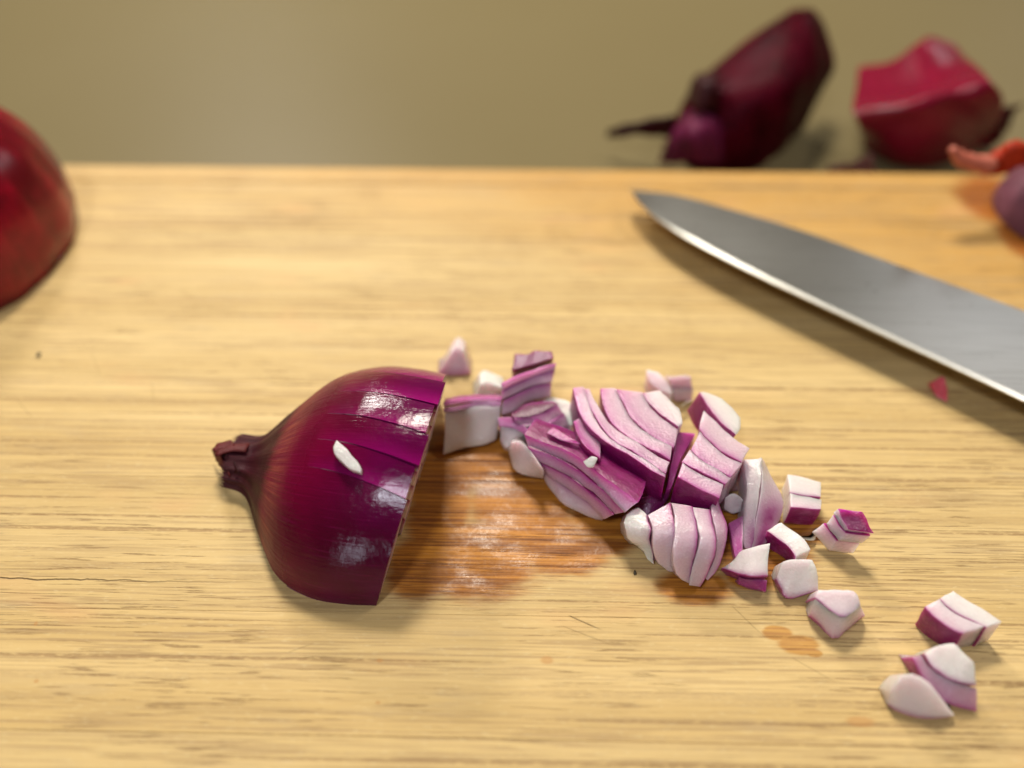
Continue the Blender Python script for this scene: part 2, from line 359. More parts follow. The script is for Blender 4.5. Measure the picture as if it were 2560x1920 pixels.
def bulb_nrm(su, ph, F):
    e = 1e-3; ps, pp = min(max(su, e), 1 - e), min(max(ph, e), math.pi - e)
    a = bulb_pt(ps + e, pp, F) - bulb_pt(ps - e, pp, F); b = bulb_pt(ps, pp + e, F) - bulb_pt(ps, pp - e, F)
    n = np.cross(b, a); n /= np.linalg.norm(n) + 1e-12
    c = bulb_pt(ps, pp, F) - np.array([ps * F['L'], 0, 0])
    return n if n.dot(np.array([0, c[1], c[2] + 1e-4])) > 0 else -n
O_az = FIT['az']
onion = empty('halved_onion', (FIT['cx'], FIT['cy'], 0), 'glossy purple half red onion with dark dry neck, sliced through and lying cut side down', 'onion', None, O_az)
OM = Matrix.Translation((FIT['cx'], FIT['cy'], 0)) @ Matrix.Rotation(O_az, 4, 'Z')
# slit positions: angles round the axis, found from where the slits meet the cut edge in the photograph
def edge_phi(zx, zy):
    tx, ty = zc('A', (zx, zy)); best = None
    for ph in np.linspace(0, math.pi, 361):
        p = proj(OM @ Vector(bulb_pt(0.0, ph, FIT))); d = (p[0] - tx)**2 + (p[1] - ty)**2
        if best is None or d < best[0]: best = (d, ph)
    return best[1]
slits = sorted([edge_phi(1262, 945), edge_phi(1330, 765), edge_phi(1390, 585), edge_phi(1410, 415)])
slits = slits + [min(slits[-1] + .33, 2.6)]
VC = [math.cos(p) * FIT['R'] for p in slits]                 # lateral places of the slits, near side positive
vb = [FIT['R'] * 1.02] + VC + [-FIT['R'] * 1.02]
SJ = .46
def slice_mesh(i):
    vhi, vlo = vb[i], vb[i + 1]; nS, nV, nZ = 34, 22, 7
    lift = [0.0, .0004, .0009, .0013, .0016, .0012][i]; dsl = [.0, .0003, -.0004, .0004, -.0002, .0006][i]
    V = []; Fc = []; SU = []; PH = []; MG = []; NR = []; mats = []
    for a in range(nS):
        su = SJ * a / (nS - 1); k = max(0, 1 - su / SJ)**.8; r = herm(su, KS, FIT['rr']) * FIT['R']
        sh = .0105 * su; h, l = min(vhi - (sh if i else 0), r), max(vlo - (sh if i < 5 else 0), -r)
        if h < l: h = l = max(-r, min(r, (h + l) / 2))
        ph0, ph1 = math.acos(max(-1, min(1, h / r))), math.acos(max(-1, min(1, l / r)))
        for b in range(nV):
            u = b / (nV - 1); ph = ph0 + (ph1 - ph0) * u
            p = bulb_pt(su, ph, FIT, lift * k * math.sin(ph), dsl * k)
            g = 0.00007 * k                                         # the slit itself
            if b == 0 and i > 0: p[1] -= g
            if b == nV - 1 and i < 5: p[1] += g
            V.append(p); SU.append(su); PH.append(ph); n = bulb_nrm(su, ph, FIT)
            NR.append(n); fade = max(0, 1 - u / .55) if i > 0 else 0
            MG.append(fade**1.3 * max(0, 1 - su / .5) * (.9 if i == 1 else .6 if i == 2 else .75))
    for a in range(nS - 1):
        for b in range(nV - 1):
            q = a * nV + b; Fc.append((q, q + 1, q + nV + 1, q + nV))
    nt = len(V)
    o = mesh_obj('slice', V, Fc, SKIN, onion, True, {'su': SU, 'ph': PH, 'mag': MG}, NR)
    # flesh body of the slice: walls of the slits and the cut face
    W = []; WF = []
    for side in (0, nV - 1):
        base = len(W)
        for a in range(nS):
            p = V[a * nV + side]
            for j in range(nZ):
                t = j / (nZ - 1); q = np.array(p); q[2] = p[2] * (1 - t); q[0] = p[0] + p[2] * t * math.tan(FIT['tilt']) * (1 - SJ * a / (nS - 1)); W.append(q)
        for a in range(nS - 1):
            for j in range(nZ - 1):
                q = base + a * nZ + j; WF.append((q, q + 1, q + nZ + 1, q + nZ))
    base = len(W)
    for b in range(nV):
        p = V[b]
        for j in range(nZ):
            q = np.array(p); t = j / (nZ - 1); q[2] = p[2] * (1 - t); q[0] = p[0] + p[2] * t * math.tan(FIT['tilt']); W.append(q)
    for b in range(nV - 1):
        for j in range(nZ - 1):
            q = base + b * nZ + j; WF.append((q, q + 1, q + nZ + 1, q + nZ))
    w = mesh_obj('slice_flesh', W, WF, RINGS, o, False); recalc(w)
for i in range(6): slice_mesh(i)
def bulb_patch(name, s0, s1, nS, nP, mat, parent, F, jag=0.0):
    V = []; SU = []; PH = []; NR = []; Fc = []
    for a in range(nS):
        for b in range(nP):
            ph = math.pi * b / (nP - 1); e = s1 + (jag * math.sin(b * 2.7) if a == nS - 1 else 0)
            su = s0 + (e - s0) * a / (nS - 1)
            V.append(bulb_pt(su, ph, F)); SU.append(su); PH.append(ph); NR.append(bulb_nrm(su, ph, F))
    for a in range(nS - 1):
        for b in range(nP - 1):
            q = a * nP + b; Fc.append((q, q + 1, q + nP + 1, q + nP))
    return mesh_obj(name, V, Fc, mat, parent, True, {'su': SU, 'ph': PH, 'mag': [0] * len(V)}, NR)
bulb_patch('shoulder', SJ, .80, 24, 140, SKIN, onion, FIT)
bulb_patch('dry_neck', .80, .985, 16, 140, SKIN, onion, FIT, .02)
# frayed tip of the neck: torn papery flaps round the end
def flap(parent, pts, mat, name, thick=.00022, n=9, mdiv=5, bulge=.0003):
    L, R = resample(pts[0], n), resample(pts[1], n); V = []; Fc = []
    for a in range(n):
        for b in range(mdiv):
            u = b / (mdiv - 1); p = L[a] * (1 - u) + R[a] * u; p = p + np.array([0, 0, bulge * 4 * u * (1 - u)]) + rng.normal(size=3) * .00010; V.append(p)
    for a in range(n - 1):
        for b in range(mdiv - 1):
            q = a * mdiv + b; Fc.append((q, q + 1, q + mdiv + 1, q + mdiv))
    o = mesh_obj(name, local(parent, V), Fc, mat, parent); recalc(o)
    s = o.modifiers.new('thick', 'SOLIDIFY'); s.thickness = thick; s.offset = -1
    return o
def pz(zone, pts, zs):
    if not isinstance(zs, (list, tuple)): zs = [zs] * len(pts)
    return [at(*zc(zone, p), z=z) for p, z in zip(pts, zs)]
neck = empty
for (pa, za, pb, zb, mt) in (
        ([(75, 640), (110, 610), (190, 590)], .0075, [(80, 655), (130, 650), (205, 625)], .0085, NECKM),
        ([(100, 650), (190, 612), (300, 612)], .0080, [(90, 690), (185, 660), (270, 660)], .0090, NECKM),
        ([(85, 660), (110, 720), (160, 800)], .0035, [(170, 640), (200, 720), (235, 790)], .0075, NECKD),
        ([(72, 650), (95, 710), (135, 770)], .0030, [(110, 640), (140, 720), (180, 810)], .0062, NECKM)):
    flap(onion, (pz('A', pa, za), pz('A', pb, zb)), mt, 'frayed_skin')

# ------------------------------------------------------------------ chopped pieces: every piece a thing, every onion layer a part
def smooth01(x): x = max(0, min(1, x)); return x * x * (3 - 2 * x)
def layer_mesh(parent, A, B, thick, pink, dark, tint=None, n=11, m=6, k=4, zb=0.0004, gap=.00003, rough=.00024, bev=.00013):
    """block of one onion layer: A outer curve, B inner curve (room points), thick = vector to its far side"""
    A, B = resample([tuple(p) for p in A], n), resample([tuple(p) for p in B], n); T = np.array(thick)
    V = []; TI = []; idx = {}
    seedv = rng.normal(size=(8, 3))
    for c in range(k):
        w = c / (k - 1)
        for a in range(n):
            for b in range(m):
                u = b / (m - 1); g = gap / (np.linalg.norm(B[a] - A[a]) + 1e-6); uu = g + u * (1 - 2 * g)
                p = A[a] * (1 - uu) + B[a] * uu + T * w
                ph = p * 420
                p = p + rough * np.array([math.sin(ph @ seedv[0] * .5 + 1), math.sin(ph @ seedv[1] * .5), math.sin(ph @ seedv[2] * .5 + 2)]) + rough * .4 * np.array([math.sin(ph @ seedv[3] * 2.2), math.sin(ph @ seedv[4] * 2.2 + 1), math.sin(ph @ seedv[5] * 2.2 + 2)])
                p[2] = max(p[2], zb)
                idx[a, b, c] = len(V); V.append(p)
                t = (1 - u)
                TI.append(tint(a / (n - 1), u, w) if tint else t**1.6)
    Fc = []
    def quad(a, b, c, d): Fc.append((idx[a], idx[b], idx[c], idx[d]))
    for a in range(n - 1):
        for b in range(m - 1):
            for c in (0, k - 1): quad((a, b, c), (a + 1, b, c), (a + 1, b + 1, c), (a, b + 1, c))
    for a in range(n - 1):
        for c in range(k - 1):
            for b in (0, m - 1): quad((a, b, c), (a + 1, b, c), (a + 1, b, c + 1), (a, b, c + 1))
    for b in range(m - 1):
        for c in range(k - 1):
            for a in (0, n - 1): quad((a, b, c), (a, b + 1, c), (a, b + 1, c + 1), (a, b, c + 1))
    used = sorted({i for f in Fc for i in f}); rm = {o: i for i, o in enumerate(used)}
    o = mesh_obj('onion_layer', local(parent, [V[i] for i in used]), [tuple(rm[i] for i in f) for f in Fc], FLESH, parent, True, {'tint': [TI[i] for i in used]})
    recalc(o); bevel(o, bev, 2, 40); o.color = (pink, dark, 0, 1)
    return o
def pinkblock(name, label, zone, bnds, thick, pinks, darks=None, tint=None, cat='onion piece', group='chopped onion pieces', **kw):
    """bnds: curves from outer to inner as (points, z or list of z, in millimetres); a pair entry (A, B) makes one layer by itself"""
    curves = []
    for e in bnds:
        if isinstance(e[0], tuple) and isinstance(e[0][0], list): curves.append((cz(zone, e[0]), cz(zone, e[1])))
        else: curves.append(cz(zone, e))
    pairs = []
    prev = None
    for c in curves:
        if isinstance(c, tuple): pairs.append(c); prev = None
        else:
            if prev is not None: pairs.append((prev, c))
            prev = c
    allp = np.array([tuple(p) for A, B in pairs for p in list(A) + list(B)])
    root = empty(name, (allp[:, 0].mean(), allp[:, 1].mean(), 0), label, cat, group)
    for i, (A, B) in enumerate(pairs):
        th = thick[i] if isinstance(thick, list) else thick
        layer_mesh(root, A, B, [v / 1000 for v in th], pinks[min(i, len(pinks) - 1)], (darks or [0])[min(i, len(darks or [0]) - 1)], tint[i] if isinstance(tint, list) else tint, **kw)
    return root
def cz(zone, e):
    pts, z = e
    pts = resample(pts, 9)
    zz = np.interp(np.linspace(0, 1, 9), np.linspace(0, 1, len(z)), z) if isinstance(z, (list, tuple)) else [z] * 9
    return [at(*zc(zone, p), z=float(q) / 1000) for p, q in zip(pts, zz)]
DN = (0, .8, -16)
pale = lambda a, u, w: .5 * (1 - u)**2
def edge_tint(a, u, w): return (1 - u)**2.6
Pn = 'diced_onion'
PB = pinkblock
PB(Pn, 'small pyramid bit, white above and pink below, just behind the halved onion', 'B',
   [([(160, 410), (360, 432), (560, 412)], .6), ([(320, 160), (400, 78), (470, 130)], 7)], (0, 6, -2), [.35], tint=lambda a, u, w: .93 * (1 - u)**1.3)
PB(Pn, 'white crumb of onion half hidden behind the upright white and lilac slab', 'B',
   [([(585, 670), (760, 700), (930, 690)], 1), ([(650, 530), (740, 492), (930, 585)], 7)], (0, 6, -2), [.0], tint=pale)
PB(Pn, 'broad white slab with lilac stripes along its top, just right of the halved onion', 'B',
   [([(240, 742), (560, 688), (920, 678)], 11.5), ([(245, 805), (560, 745), (912, 735)], 10.8), ([(245, 862), (560, 805), (905, 790)], 10), ([(233, 1352), (470, 1290), (720, 1252), (850, 1180)], 1.5)],
   (0, 4.5, -3.5), [.75, .75, .12], tint=[lambda a, u, w: .55 + .35 * (1 - u), lambda a, u, w: .45 + .4 * (1 - u), lambda a, u, w: .62 * (1 - u)**6])
PB(Pn, 'tall pink striped stack whose magenta top carries a wet white shine', 'B',
   [(([(1080, 168), (1240, 178), (1330, 142), (1520, 145)], [12.2, 13, 14.2, 15.2]), ([(1050, 352), (1200, 312), (1360, 278), (1540, 225)], [12.6, 13.4, 14.6, 15.6])),
    ([(922, 515), (1130, 410), (1340, 335), (1548, 270)], 15), ([(922, 605), (1130, 500), (1330, 412), (1550, 355)], 13.5), ([(935, 705), (1150, 610), (1330, 540), (1500, 510)], 11.5), ([(915, 872), (1060, 840), (1230, 725), (1495, 660)], 8)],
   (0, 5, -9), [.9, .9, .85, .7], [.75, 0, 0, 0], tint=[lambda a, u, w: .97, None, None, None])
PB(Pn, 'dark plum wedge with fine stripes between the pink stack and the big layered block', 'B',
   [([(1035, 870), (1180, 765), (1330, 725), (1545, 722)], 9.5), ([(1070, 915), (1290, 900), (1440, 838), (1590, 750)], 9.5), ([(1170, 1005), (1440, 995), (1560, 930), (1660, 868)], 8), ([(1230, 1090), (1480, 1065), (1620, 1050), (1735, 1000)], 6)],
   DN, [1, .95, .8], [1, .3, .1])
PB(Pn, 'cream white end bit showing behind the dark plum wedge', 'B',
   [([(1400, 725), (1600, 850), (1740, 1010)], 7), ([(1530, 668), (1700, 738), (1835, 890)], 8)], DN, [.0], tint=pale)
PB(Pn, 'rounded pink and white bit tucked under the striped stack', 'B',
   [([(890, 930), (1080, 925), (1270, 1090)], 8), ([(905, 1030), (1060, 1050), (1200, 1120)], 7), ([(900, 1170), (980, 1260), (1090, 1180)], 3)], (0, 3, -8), [.8, .25], tint=[lambda a, u, w: .8, lambda a, u, w: .7 * (1 - u)**2])
PB(Pn, 'long slanted slab of pink stripes with a magenta back, left front of the heap', 'C',
   [([(283, 737), (540, 832), (720, 905), (870, 1000), (1090, 1190), (1290, 1300), (1405, 1385)], 12.5), ([(310, 862), (540, 935), (780, 1060), (960, 1200), (1110, 1335), (1275, 1500)], 10.3),
    ([(385, 990), (560, 1060), (740, 1150), (900, 1270), (1050, 1400), (1175, 1535)], 7.8), ([(455, 1110), (640, 1220), (800, 1320), (950, 1430), (1065, 1560)], 4.8), ([(470, 1190), (530, 1290), (640, 1400), (800, 1490), (960, 1558), (1050, 1572)], 1.5)],
   (2.6, 6.2, -1.2), [1, 1, .85, .4], tint=lambda a, u, w: .22 + .78 * (1 - u)**2.4)
PB(Pn, 'wet white stub at the left tip of the long slanted pink slab', 'C',
   [([(115, 905), (180, 1080), (300, 1150), (480, 1185)], 2), ([(150, 800), (235, 785), (320, 860), (480, 1090)], 10)], (0, 4, -4), [.08], tint=lambda a, u, w: .35 * u)
PB(Pn, 'thin magenta skin flake with a pointed tip on the long slanted slab', 'C',
   [([(510, 722), (660, 800), (825, 828)], 13.2), ([(560, 662), (700, 745), (826, 822)], 13.4)], (0, .6, -.8), [1], [0], tint=lambda a, u, w: .86 + .1 * u, cat='onion skin', bev=.0001, rough=.00005)
PB(Pn, 'tiny crumpled white shred on the magenta back of the long slab', 'C',
   [([(862, 1000), (900, 1055), (950, 1060)], 13.6), ([(960, 950), (1010, 975), (990, 1010)], 15)], (0, .8, -.8), [0], tint=lambda a, u, w: .1, cat='onion shred', rough=.0004)
b1 = [(233, 278), (275, 410), (335, 540), (400, 660), (510, 790), (640, 870), (860, 990), (1045, 1120)]
l0 = [(395, 290), (410, 420), (480, 570), (575, 695), (760, 810), (900, 890), (1092, 1000)]
l1 = [(550, 290), (590, 400), (680, 540), (800, 670), (950, 780), (1112, 862)]
l2 = [(800, 318), (870, 430), (1000, 560), (1160, 675)]
PB(Pn, 'biggest layered block of the heap, a fan of six lilac layers over dark skin', 'D',
   [(([(113, 290), (160, 440), (240, 600), (400, 780), (515, 850), (680, 950), (860, 1060), (1050, 1155)], 15), (b1, 15)),
    ((b1, 15), ([(306, 275), (355, 400), (425, 530), (505, 640), (580, 706), (760, 816), (900, 896), (1090, 1005)], 15)),
    ((l0, 15), (l1, 15)), ((l1, 15), (l2, 15)), ((l2, 15), ([(1000, 290), (1100, 400), (1195, 510), (1207, 640)], 15))],
   (0, .5, -9.5), [.9, .85, .8, .75, .25], tint=edge_tint)
PB(Pn, 'narrow dark wedge leaning on the left flank of the biggest layered block', 'D',
   [([(125, 600), (180, 760), (280, 880), (395, 965)], 14), ([(232, 540), (300, 640), (370, 740), (402, 830)], 13)], (.3, .5, -11), [.9], tint=lambda a, u, w: (1 - u)**1.6)
n1 = [(1215, 1015), (1340, 1090), (1480, 1160), (1615, 1222)]; n2 = [(1290, 890), (1400, 990), (1540, 1070), (1685, 1155)]; n3 = [(1380, 690), (1480, 800), (1620, 920), (1800, 1010)]
PB(Pn, 'second layered block right of the biggest one, with a white rounded end layer', 'D',
   [([(1165, 1160), (1300, 1230), (1450, 1298), (1565, 1355)], 14), (n1, 14.4), (n2, 14.7), (n3, 15), ([(1430, 505), (1530, 590), (1700, 740), (1870, 850)], 14.6),
    (([(1385, 308), (1440, 440), (1520, 560), (1620, 660), (1722, 735)], 14.6), ([(1425, 302), (1530, 348), (1650, 430), (1780, 590), (1745, 722)], 14))],
   [(-.4, .4, -10.5)] * 4 + [(-2.2, .3, -7)], [.9, .85, .8, .55, .05], tint=edge_tint)
PB(Pn, 'dark magenta skin strip wedged in the gap between the two layered blocks', 'D',
   [([(1172, 700), (1120, 960), (1058, 1290)], [12.5, 12, 8]), ([(1330, 730), (1230, 930), (1105, 1270)], [10, 11, 9])], (0, 1, -7), [1], [.35], tint=lambda a, u, w: .94 - .1 * u, cat='onion skin')
PB(Pn, 'clear curved sliver poking up behind the big layered block', 'D',
   [([(850, 90), (875, 200), (1000, 300)], [7, 6, 5]), ([(960, 112), (1070, 220), (1115, 335)], [7, 6, 5])], DN, [.4], tint=lambda a, u, w: .35 * (1 - u))
PB(Pn, 'shiny ridged bit behind the gap between the two layered blocks', 'D',
   [([(1130, 405), (1290, 412)], 1), ([(1105, 285), (1310, 295)], 4.5), ([(1070, 178), (1295, 162)], 8)], (0, 4, -3), [.5, .45], tint=lambda a, u, w: .25 + .45 * (1 - u)**3)
PB('onion_shred', 'hair thin yellow onion thread behind the second layered block', 'D',
   [([(1195, 452), (1255, 410), (1305, 395)], 3.5), ([(1198, 458), (1258, 418), (1306, 402)], 3)], (0, .3, -.4), [0], tint=lambda a, u, w: 0, cat='onion shred', bev=.00002, rough=.00002, gap=0)
fz = [11, 12, 11.5, 9, 5.5, 1.5]
PB(Pn, 'fan of five curved lilac slices leaning forward at the front of the heap', 'E',
   [(([(395, 690), (450, 835), (440, 950), (470, 1080), (488, 1192)], [10, 10.5, 8.5, 5, 2]), ([(310, 620), (200, 685), (168, 760), (190, 930), (320, 1030), (400, 1140), (478, 1190)], [10, 9.5, 9, 6, 4.5, 2.5, 2])),
    (([(650, 560), (690, 780), (697, 930), (682, 1100), (692, 1275)], fz[:5] + [2]), ([(412, 690), (456, 835), (450, 950), (490, 1150), (612, 1265)], [10.4, 10.6, 8.6, 4, 1.5])),
    (([(880, 600), (930, 750), (942, 900), (912, 1080), (862, 1240), (845, 1412)], fz), ([(652, 548), (692, 780), (698, 930), (684, 1150), (700, 1300), (832, 1410)], fz)),
    (([(1072, 640), (1112, 830), (1132, 950), (1112, 1080), (1062, 1230), (965, 1452)], fz), ([(890, 620), (938, 830), (942, 960), (892, 1150), (866, 1300), (853, 1435)], fz)),
    (([(1142, 520), (1222, 740), (1242, 880), (1202, 1080), (1122, 1280), (1032, 1372)], [10, 10, 10, 8, 4, 2]), ([(1078, 600), (1112, 830), (1132, 950), (1112, 1090), (1072, 1220), (1012, 1352)], [11, 11.5, 11, 8.5, 5, 2]))],
   (.4, 4.5, -7), [.05, .55, .6, .6, .8], tint=lambda a, u, w: .97 * (1 - u)**4 + (.12 if a < .3 else 0))
PB(Pn, 'thick petal shaped wedge, cream above and purple below, right end of the heap', 'E',
   [(([(1622, 130), (1700, 320), (1812, 530), (1802, 720), (1642, 990)], [9, 8, 6, 4, 2]), ([(1590, 105), (1580, 450), (1545, 700), (1525, 900), (1500, 1032)], [11, 10.5, 9, 6, 2.5])),
    (([(1500, 1032), (1525, 900), (1545, 700), (1580, 450), (1590, 105)], [2.5, 6, 9, 10.5, 11]), ([(1420, 1032), (1388, 940), (1432, 700), (1452, 430), (1410, 120)], [2, 4, 7, 9, 10]))],
   (-.3, 3, -6), [.35, .35], tint=[lambda a, u, w: .05 + .90 * smooth01((a - .2) / .45) * (.55 + .45 * math.sin(math.pi * (.1 + .8 * u))), lambda a, u, w: .05 + .92 * smooth01((.62 - a) / .5) * (1 - u * .45)])
PB(Pn, 'dull mauve chip lying flat between the leaning fan and the petal wedge', 'E',
   [([(1240, 780), (1290, 960), (1335, 1145)], 3), ([(1390, 690), (1395, 880), (1405, 1045)], 4)], DN, [.9], tint=lambda a, u, w: .8)
PB(Pn, 'tiny translucent white cube in the gap beside the second layered block', 'E',
   [([(1198, 640), (1285, 677), (1362, 662)], 3), ([(1213, 508), (1305, 466), (1392, 542)], 6.5)], (0, 3, -4), [.3], tint=lambda a, u, w: .3 * (1 - u))
PB(Pn, 'peach tinted bit half hidden under the right corner of the second layered block', 'E',
   [([(1190, 440), (1290, 450), (1385, 425)], 1), ([(1230, 340), (1330, 270), (1392, 190)], 6)], (0, 4, -4), [.5], tint=lambda a, u, w: .75 * (1 - u)**2)
PB(Pn, 'pale pink strip lying low under the big layered block', 'D',
   [([(590, 1090), (760, 1200), (960, 1315)], 4), ([(680, 1200), (760, 1290), (850, 1350)], 3.5)], DN, [.7], tint=lambda a, u, w: .6)
PB(Pn, 'dark plum skin piece in the hollow between the slanted slab and the leaning fan', 'D',
   [([(720, 1440), (880, 1550), (1000, 1470)], 2), ([(770, 1370), (930, 1320), (1080, 1310)], 5)], (0, 3, -5), [1], [.7], tint=lambda a, u, w: .9)
DW = (0, .4, -16)
PB(Pn, 'upright two layer cube with a magenta front, right of the petal wedge', 'F',
   [([(458, 490), (580, 503), (698, 510)], 6.3), ([(442, 372), (570, 396), (698, 412)], 6.3), ([(425, 205), (560, 228), (704, 272)], 6.3)], (-.4, -.3, -7), [.35, .12], tint=lambda a, u, w: (1 - u)**5)
PB(Pn, 'tilted cube with crimson skin facing up, farthest right of the upper loose cubes', 'F',
   [([(855, 502), (895, 595), (938, 688)], [11, 10, 9.3]), ([(806, 548), (850, 630), (902, 700)], [9.8, 8.7, 8]), ([(735, 625), (785, 700), (838, 772)], [7, 6, 5]), ([(630, 700), (700, 780), (772, 867)], [3.4, 2, .6])],
   (5.4, -.3, -.6), [.6, .5, .35], [.3, 0, 0], tint=lambda a, u, w: (1 - u)**5)
PB(Pn, 'white oblong die with one purple flank at the foot of the petal wedge', 'F',
   [([(243, 690), (350, 765), (450, 840), (500, 912)], 5.5), ([(375, 608), (480, 690), (577, 768), (628, 848)], 6.2)], (0, .3, -7), [.12], tint=lambda a, u, w: (1 - u)**6)
PB(Pn, 'white pointed die lying on a dark purple layer, beside the leaning fan', 'E',
   [(([(1195, 1248), (1350, 1308), (1500, 1345), (1662, 1350)], [3, 4.5, 5.5, 5.5]), ([(1330, 1150), (1382, 1072), (1500, 1038), (1668, 1002)], [5, 7, 7.5, 7.5])),
    (([(1372, 1392), (1510, 1445), (1655, 1492)], 2), ([(1366, 1328), (1500, 1358), (1664, 1372)], 4.2))], (0, 1.5, -5), [.12, .9], [0, .15], tint=[lambda a, u, w: (1 - u)**5, lambda a, u, w: .93])
PB(Pn, 'roundish white cube with purple underside, below the oblong die', 'F',
   [([(345, 1087), (385, 1180), (430, 1250), (560, 1226), (686, 1180)], [3.5, 2, 1.2, 2, 3]), ([(396, 950), (470, 928), (640, 930), (668, 1000), (692, 1075)], [7, 7.5, 7.5, 7.3, 6.8])], (0, 3, -6), [.05], tint=lambda a, u, w: .95 * (1 - u)**3.5)
PB(Pn, 'pink five sided cube with a V shaped line, alone below the white cube', 'F',
   [([(608, 1388), (700, 1490), (806, 1595), (930, 1502), (1068, 1385)], [2.5, 1.6, .8, 1.6, 2.5]), ([(660, 1245), (770, 1335), (882, 1412), (965, 1378), (1030, 1308)], [7, 7, 6.8, 6.8, 6.5]), ([(690, 1182), (780, 1178), (870, 1176), (980, 1196), (1028, 1295)], [7.6, 8, 8, 7.5, 7])],
   (0, 2.5, -6), [.4, .35], tint=lambda a, u, w: .93 * (1 - u)**4)
PB(Pn, 'two layer block with crimson flank, uppermost of the three at the lower right corner', 'G',
   [([(610, 290), (700, 390), (900, 540), (1042, 612)], 7.2), ([(780, 205), (900, 330), (1100, 450), (1300, 545)], 7.4), ([(960, 115), (1060, 200), (1280, 330), (1482, 470)], 7.4)], (.2, -.4, -8), [.45, .1], [.0, 0], tint=lambda a, u, w: (1 - u)**5)
PB(Pn, 'middle piece of the three at the lower right corner, white wedge over a mauve band', 'G',
   [(([(450, 890), (560, 1080), (760, 1330), (930, 1450), (1212, 1527)], [5, 4, 2, 1, .6]), ([(600, 850), (700, 1000), (850, 1120), (1000, 1190), (1192, 1228)], [7, 6.8, 6.4, 6, 5])),
    (([(595, 855), (700, 1000), (850, 1120), (1000, 1190), (1192, 1226)], [7.3, 7.2, 7, 6.5, 5.5]), ([(690, 800), (850, 740), (972, 725), (1085, 845), (1178, 945)], [8.5, 9, 9, 8.8, 8]))],
   (0, 3, -7), [.65, .05], tint=[lambda a, u, w: .45 + .5 * (1 - u)**4, lambda a, u, w: (1 - u)**6])
PB(Pn, 'shiny white petal with a purple rim, lowest of the three at the lower right corner', 'G',
   [([(185, 1440), (330, 1530), (560, 1586), (790, 1582), (937, 1552)], .7), ([(215, 1270), (335, 1090), (470, 1088), (610, 1140), (760, 1310), (935, 1535)], [5, 8.3, 8.6, 8, 5, 1.6])], (0, 2.5, -5), [.06], tint=lambda a, u, w: .96 * (1 - u)**4)
PB(Pn, 'tiny pink and orange crumb on the board just under the knife edge', 'K',
   [([(1740, 1195), (1800, 1225)], .4), ([(1712, 1110), (1775, 1090), (1806, 1150)], 3.2)], (0, 1.5, -2), [.5], tint=lambda a, u, w: .8 - .5 * u, cat='onion crumb').children[0].data.materials[0] = mat_simple('pink_crumb', (.80, .13, .17), .3, sss=.5, sss_r=(1, .4, .4), sss_s=.002)
PB('onion_shred', 'clear scrap of membrane at the left foot of the crimson topped cube', 'F',
   [([(560, 745), (620, 735), (680, 660)], .4), ([(600, 765), (650, 760), (690, 690)], 1.6)], (0, .5, -.6), [.1], tint=lambda a, u, w: .1, cat='onion shred', bev=.00003, rough=.00025)
# sliver lying on the halved onion: rests where the pixel rays meet the dome
def on_onion(zx, zy):
    tx, ty = zc('A', (zx, zy)); best = None
    for su in np.linspace(.02, .6, 60):
        for ph in np.linspace(.2, 2.6, 90):
            w = OM @ Vector(bulb_pt(su, ph, FIT, .0008)); p = proj(w); d = (p[0] - tx)**2 + (p[1] - ty)**2
            if best is None or d < best[0]: best = (d, w)
    return best[1]
top = [on_onion(*q) for q in ((822, 615), (905, 690), (975, 780), (968, 815))]; bot = [on_onion(*q) for q in ((800, 650), (815, 705), (880, 780), (960, 815))]
root = empty('onion_sliver', top[1], 'wet white sliver stuck on top of the purple halved onion', 'onion sliver', 'chopped onion pieces')
up = Vector((0, -.0004, .0014))
layer_mesh(root, [p + up for p in top], [p + up for p in bot], (0, .0004, -.0016), .1, 0, lambda a, u, w: .3 * abs(2 * u - 1), bev=.0002)

# ------------------------------------------------------------------ the other half onion at the left edge
O2 = empty('onion_half', (-.1684, .2227, 0), 'red papery half onion standing cut side down at the left edge of the board', 'onion')
V = []; SU = []; PH = []; Fc = []; nS, nP = 30, 90
for a in range(nS):
    th = math.pi / 2 * a / (nS - 1); cr = max(math.cos(th), .004)**.69
    for b in range(nP):
        ph = 2 * math.pi * b / nP; k = (1 + .008 * math.sin(7 * ph + 2 * th) + .006 * math.sin(17 * ph)) * (1 - .045 * smooth01((.18 - th) / .18))
        V.append((.0316 * k * cr * math.cos(ph), .0418 * k * cr * math.sin(ph), .0440 * math.sin(th) + .0003)); SU.append(th / 1.5708); PH.append(6 * math.cos(ph))
for a in range(nS - 1):
    for b in range(nP): Fc.append((a * nP + b, a * nP + (b + 1) % nP, (a + 1) * nP + (b + 1) % nP, (a + 1) * nP + b))
Fc.append(tuple(range(nP))[::-1]); Fc.append(tuple((nS - 1) * nP + b for b in range(nP)))
me_o = mesh_obj('papery_skin', V, Fc, PAPER, O2, True, {'su': SU, 'ph': PH}); recalc(me_o)
def ringed(n, z): return [(.0300 * n * math.cos(t), .0388 * n * math.sin(t), z) for t in np.linspace(0, 2 * math.pi, 48, endpoint=False)]
mesh_obj('cut_face', ringed(1, .00015), [tuple(range(48))], RINGS, O2)

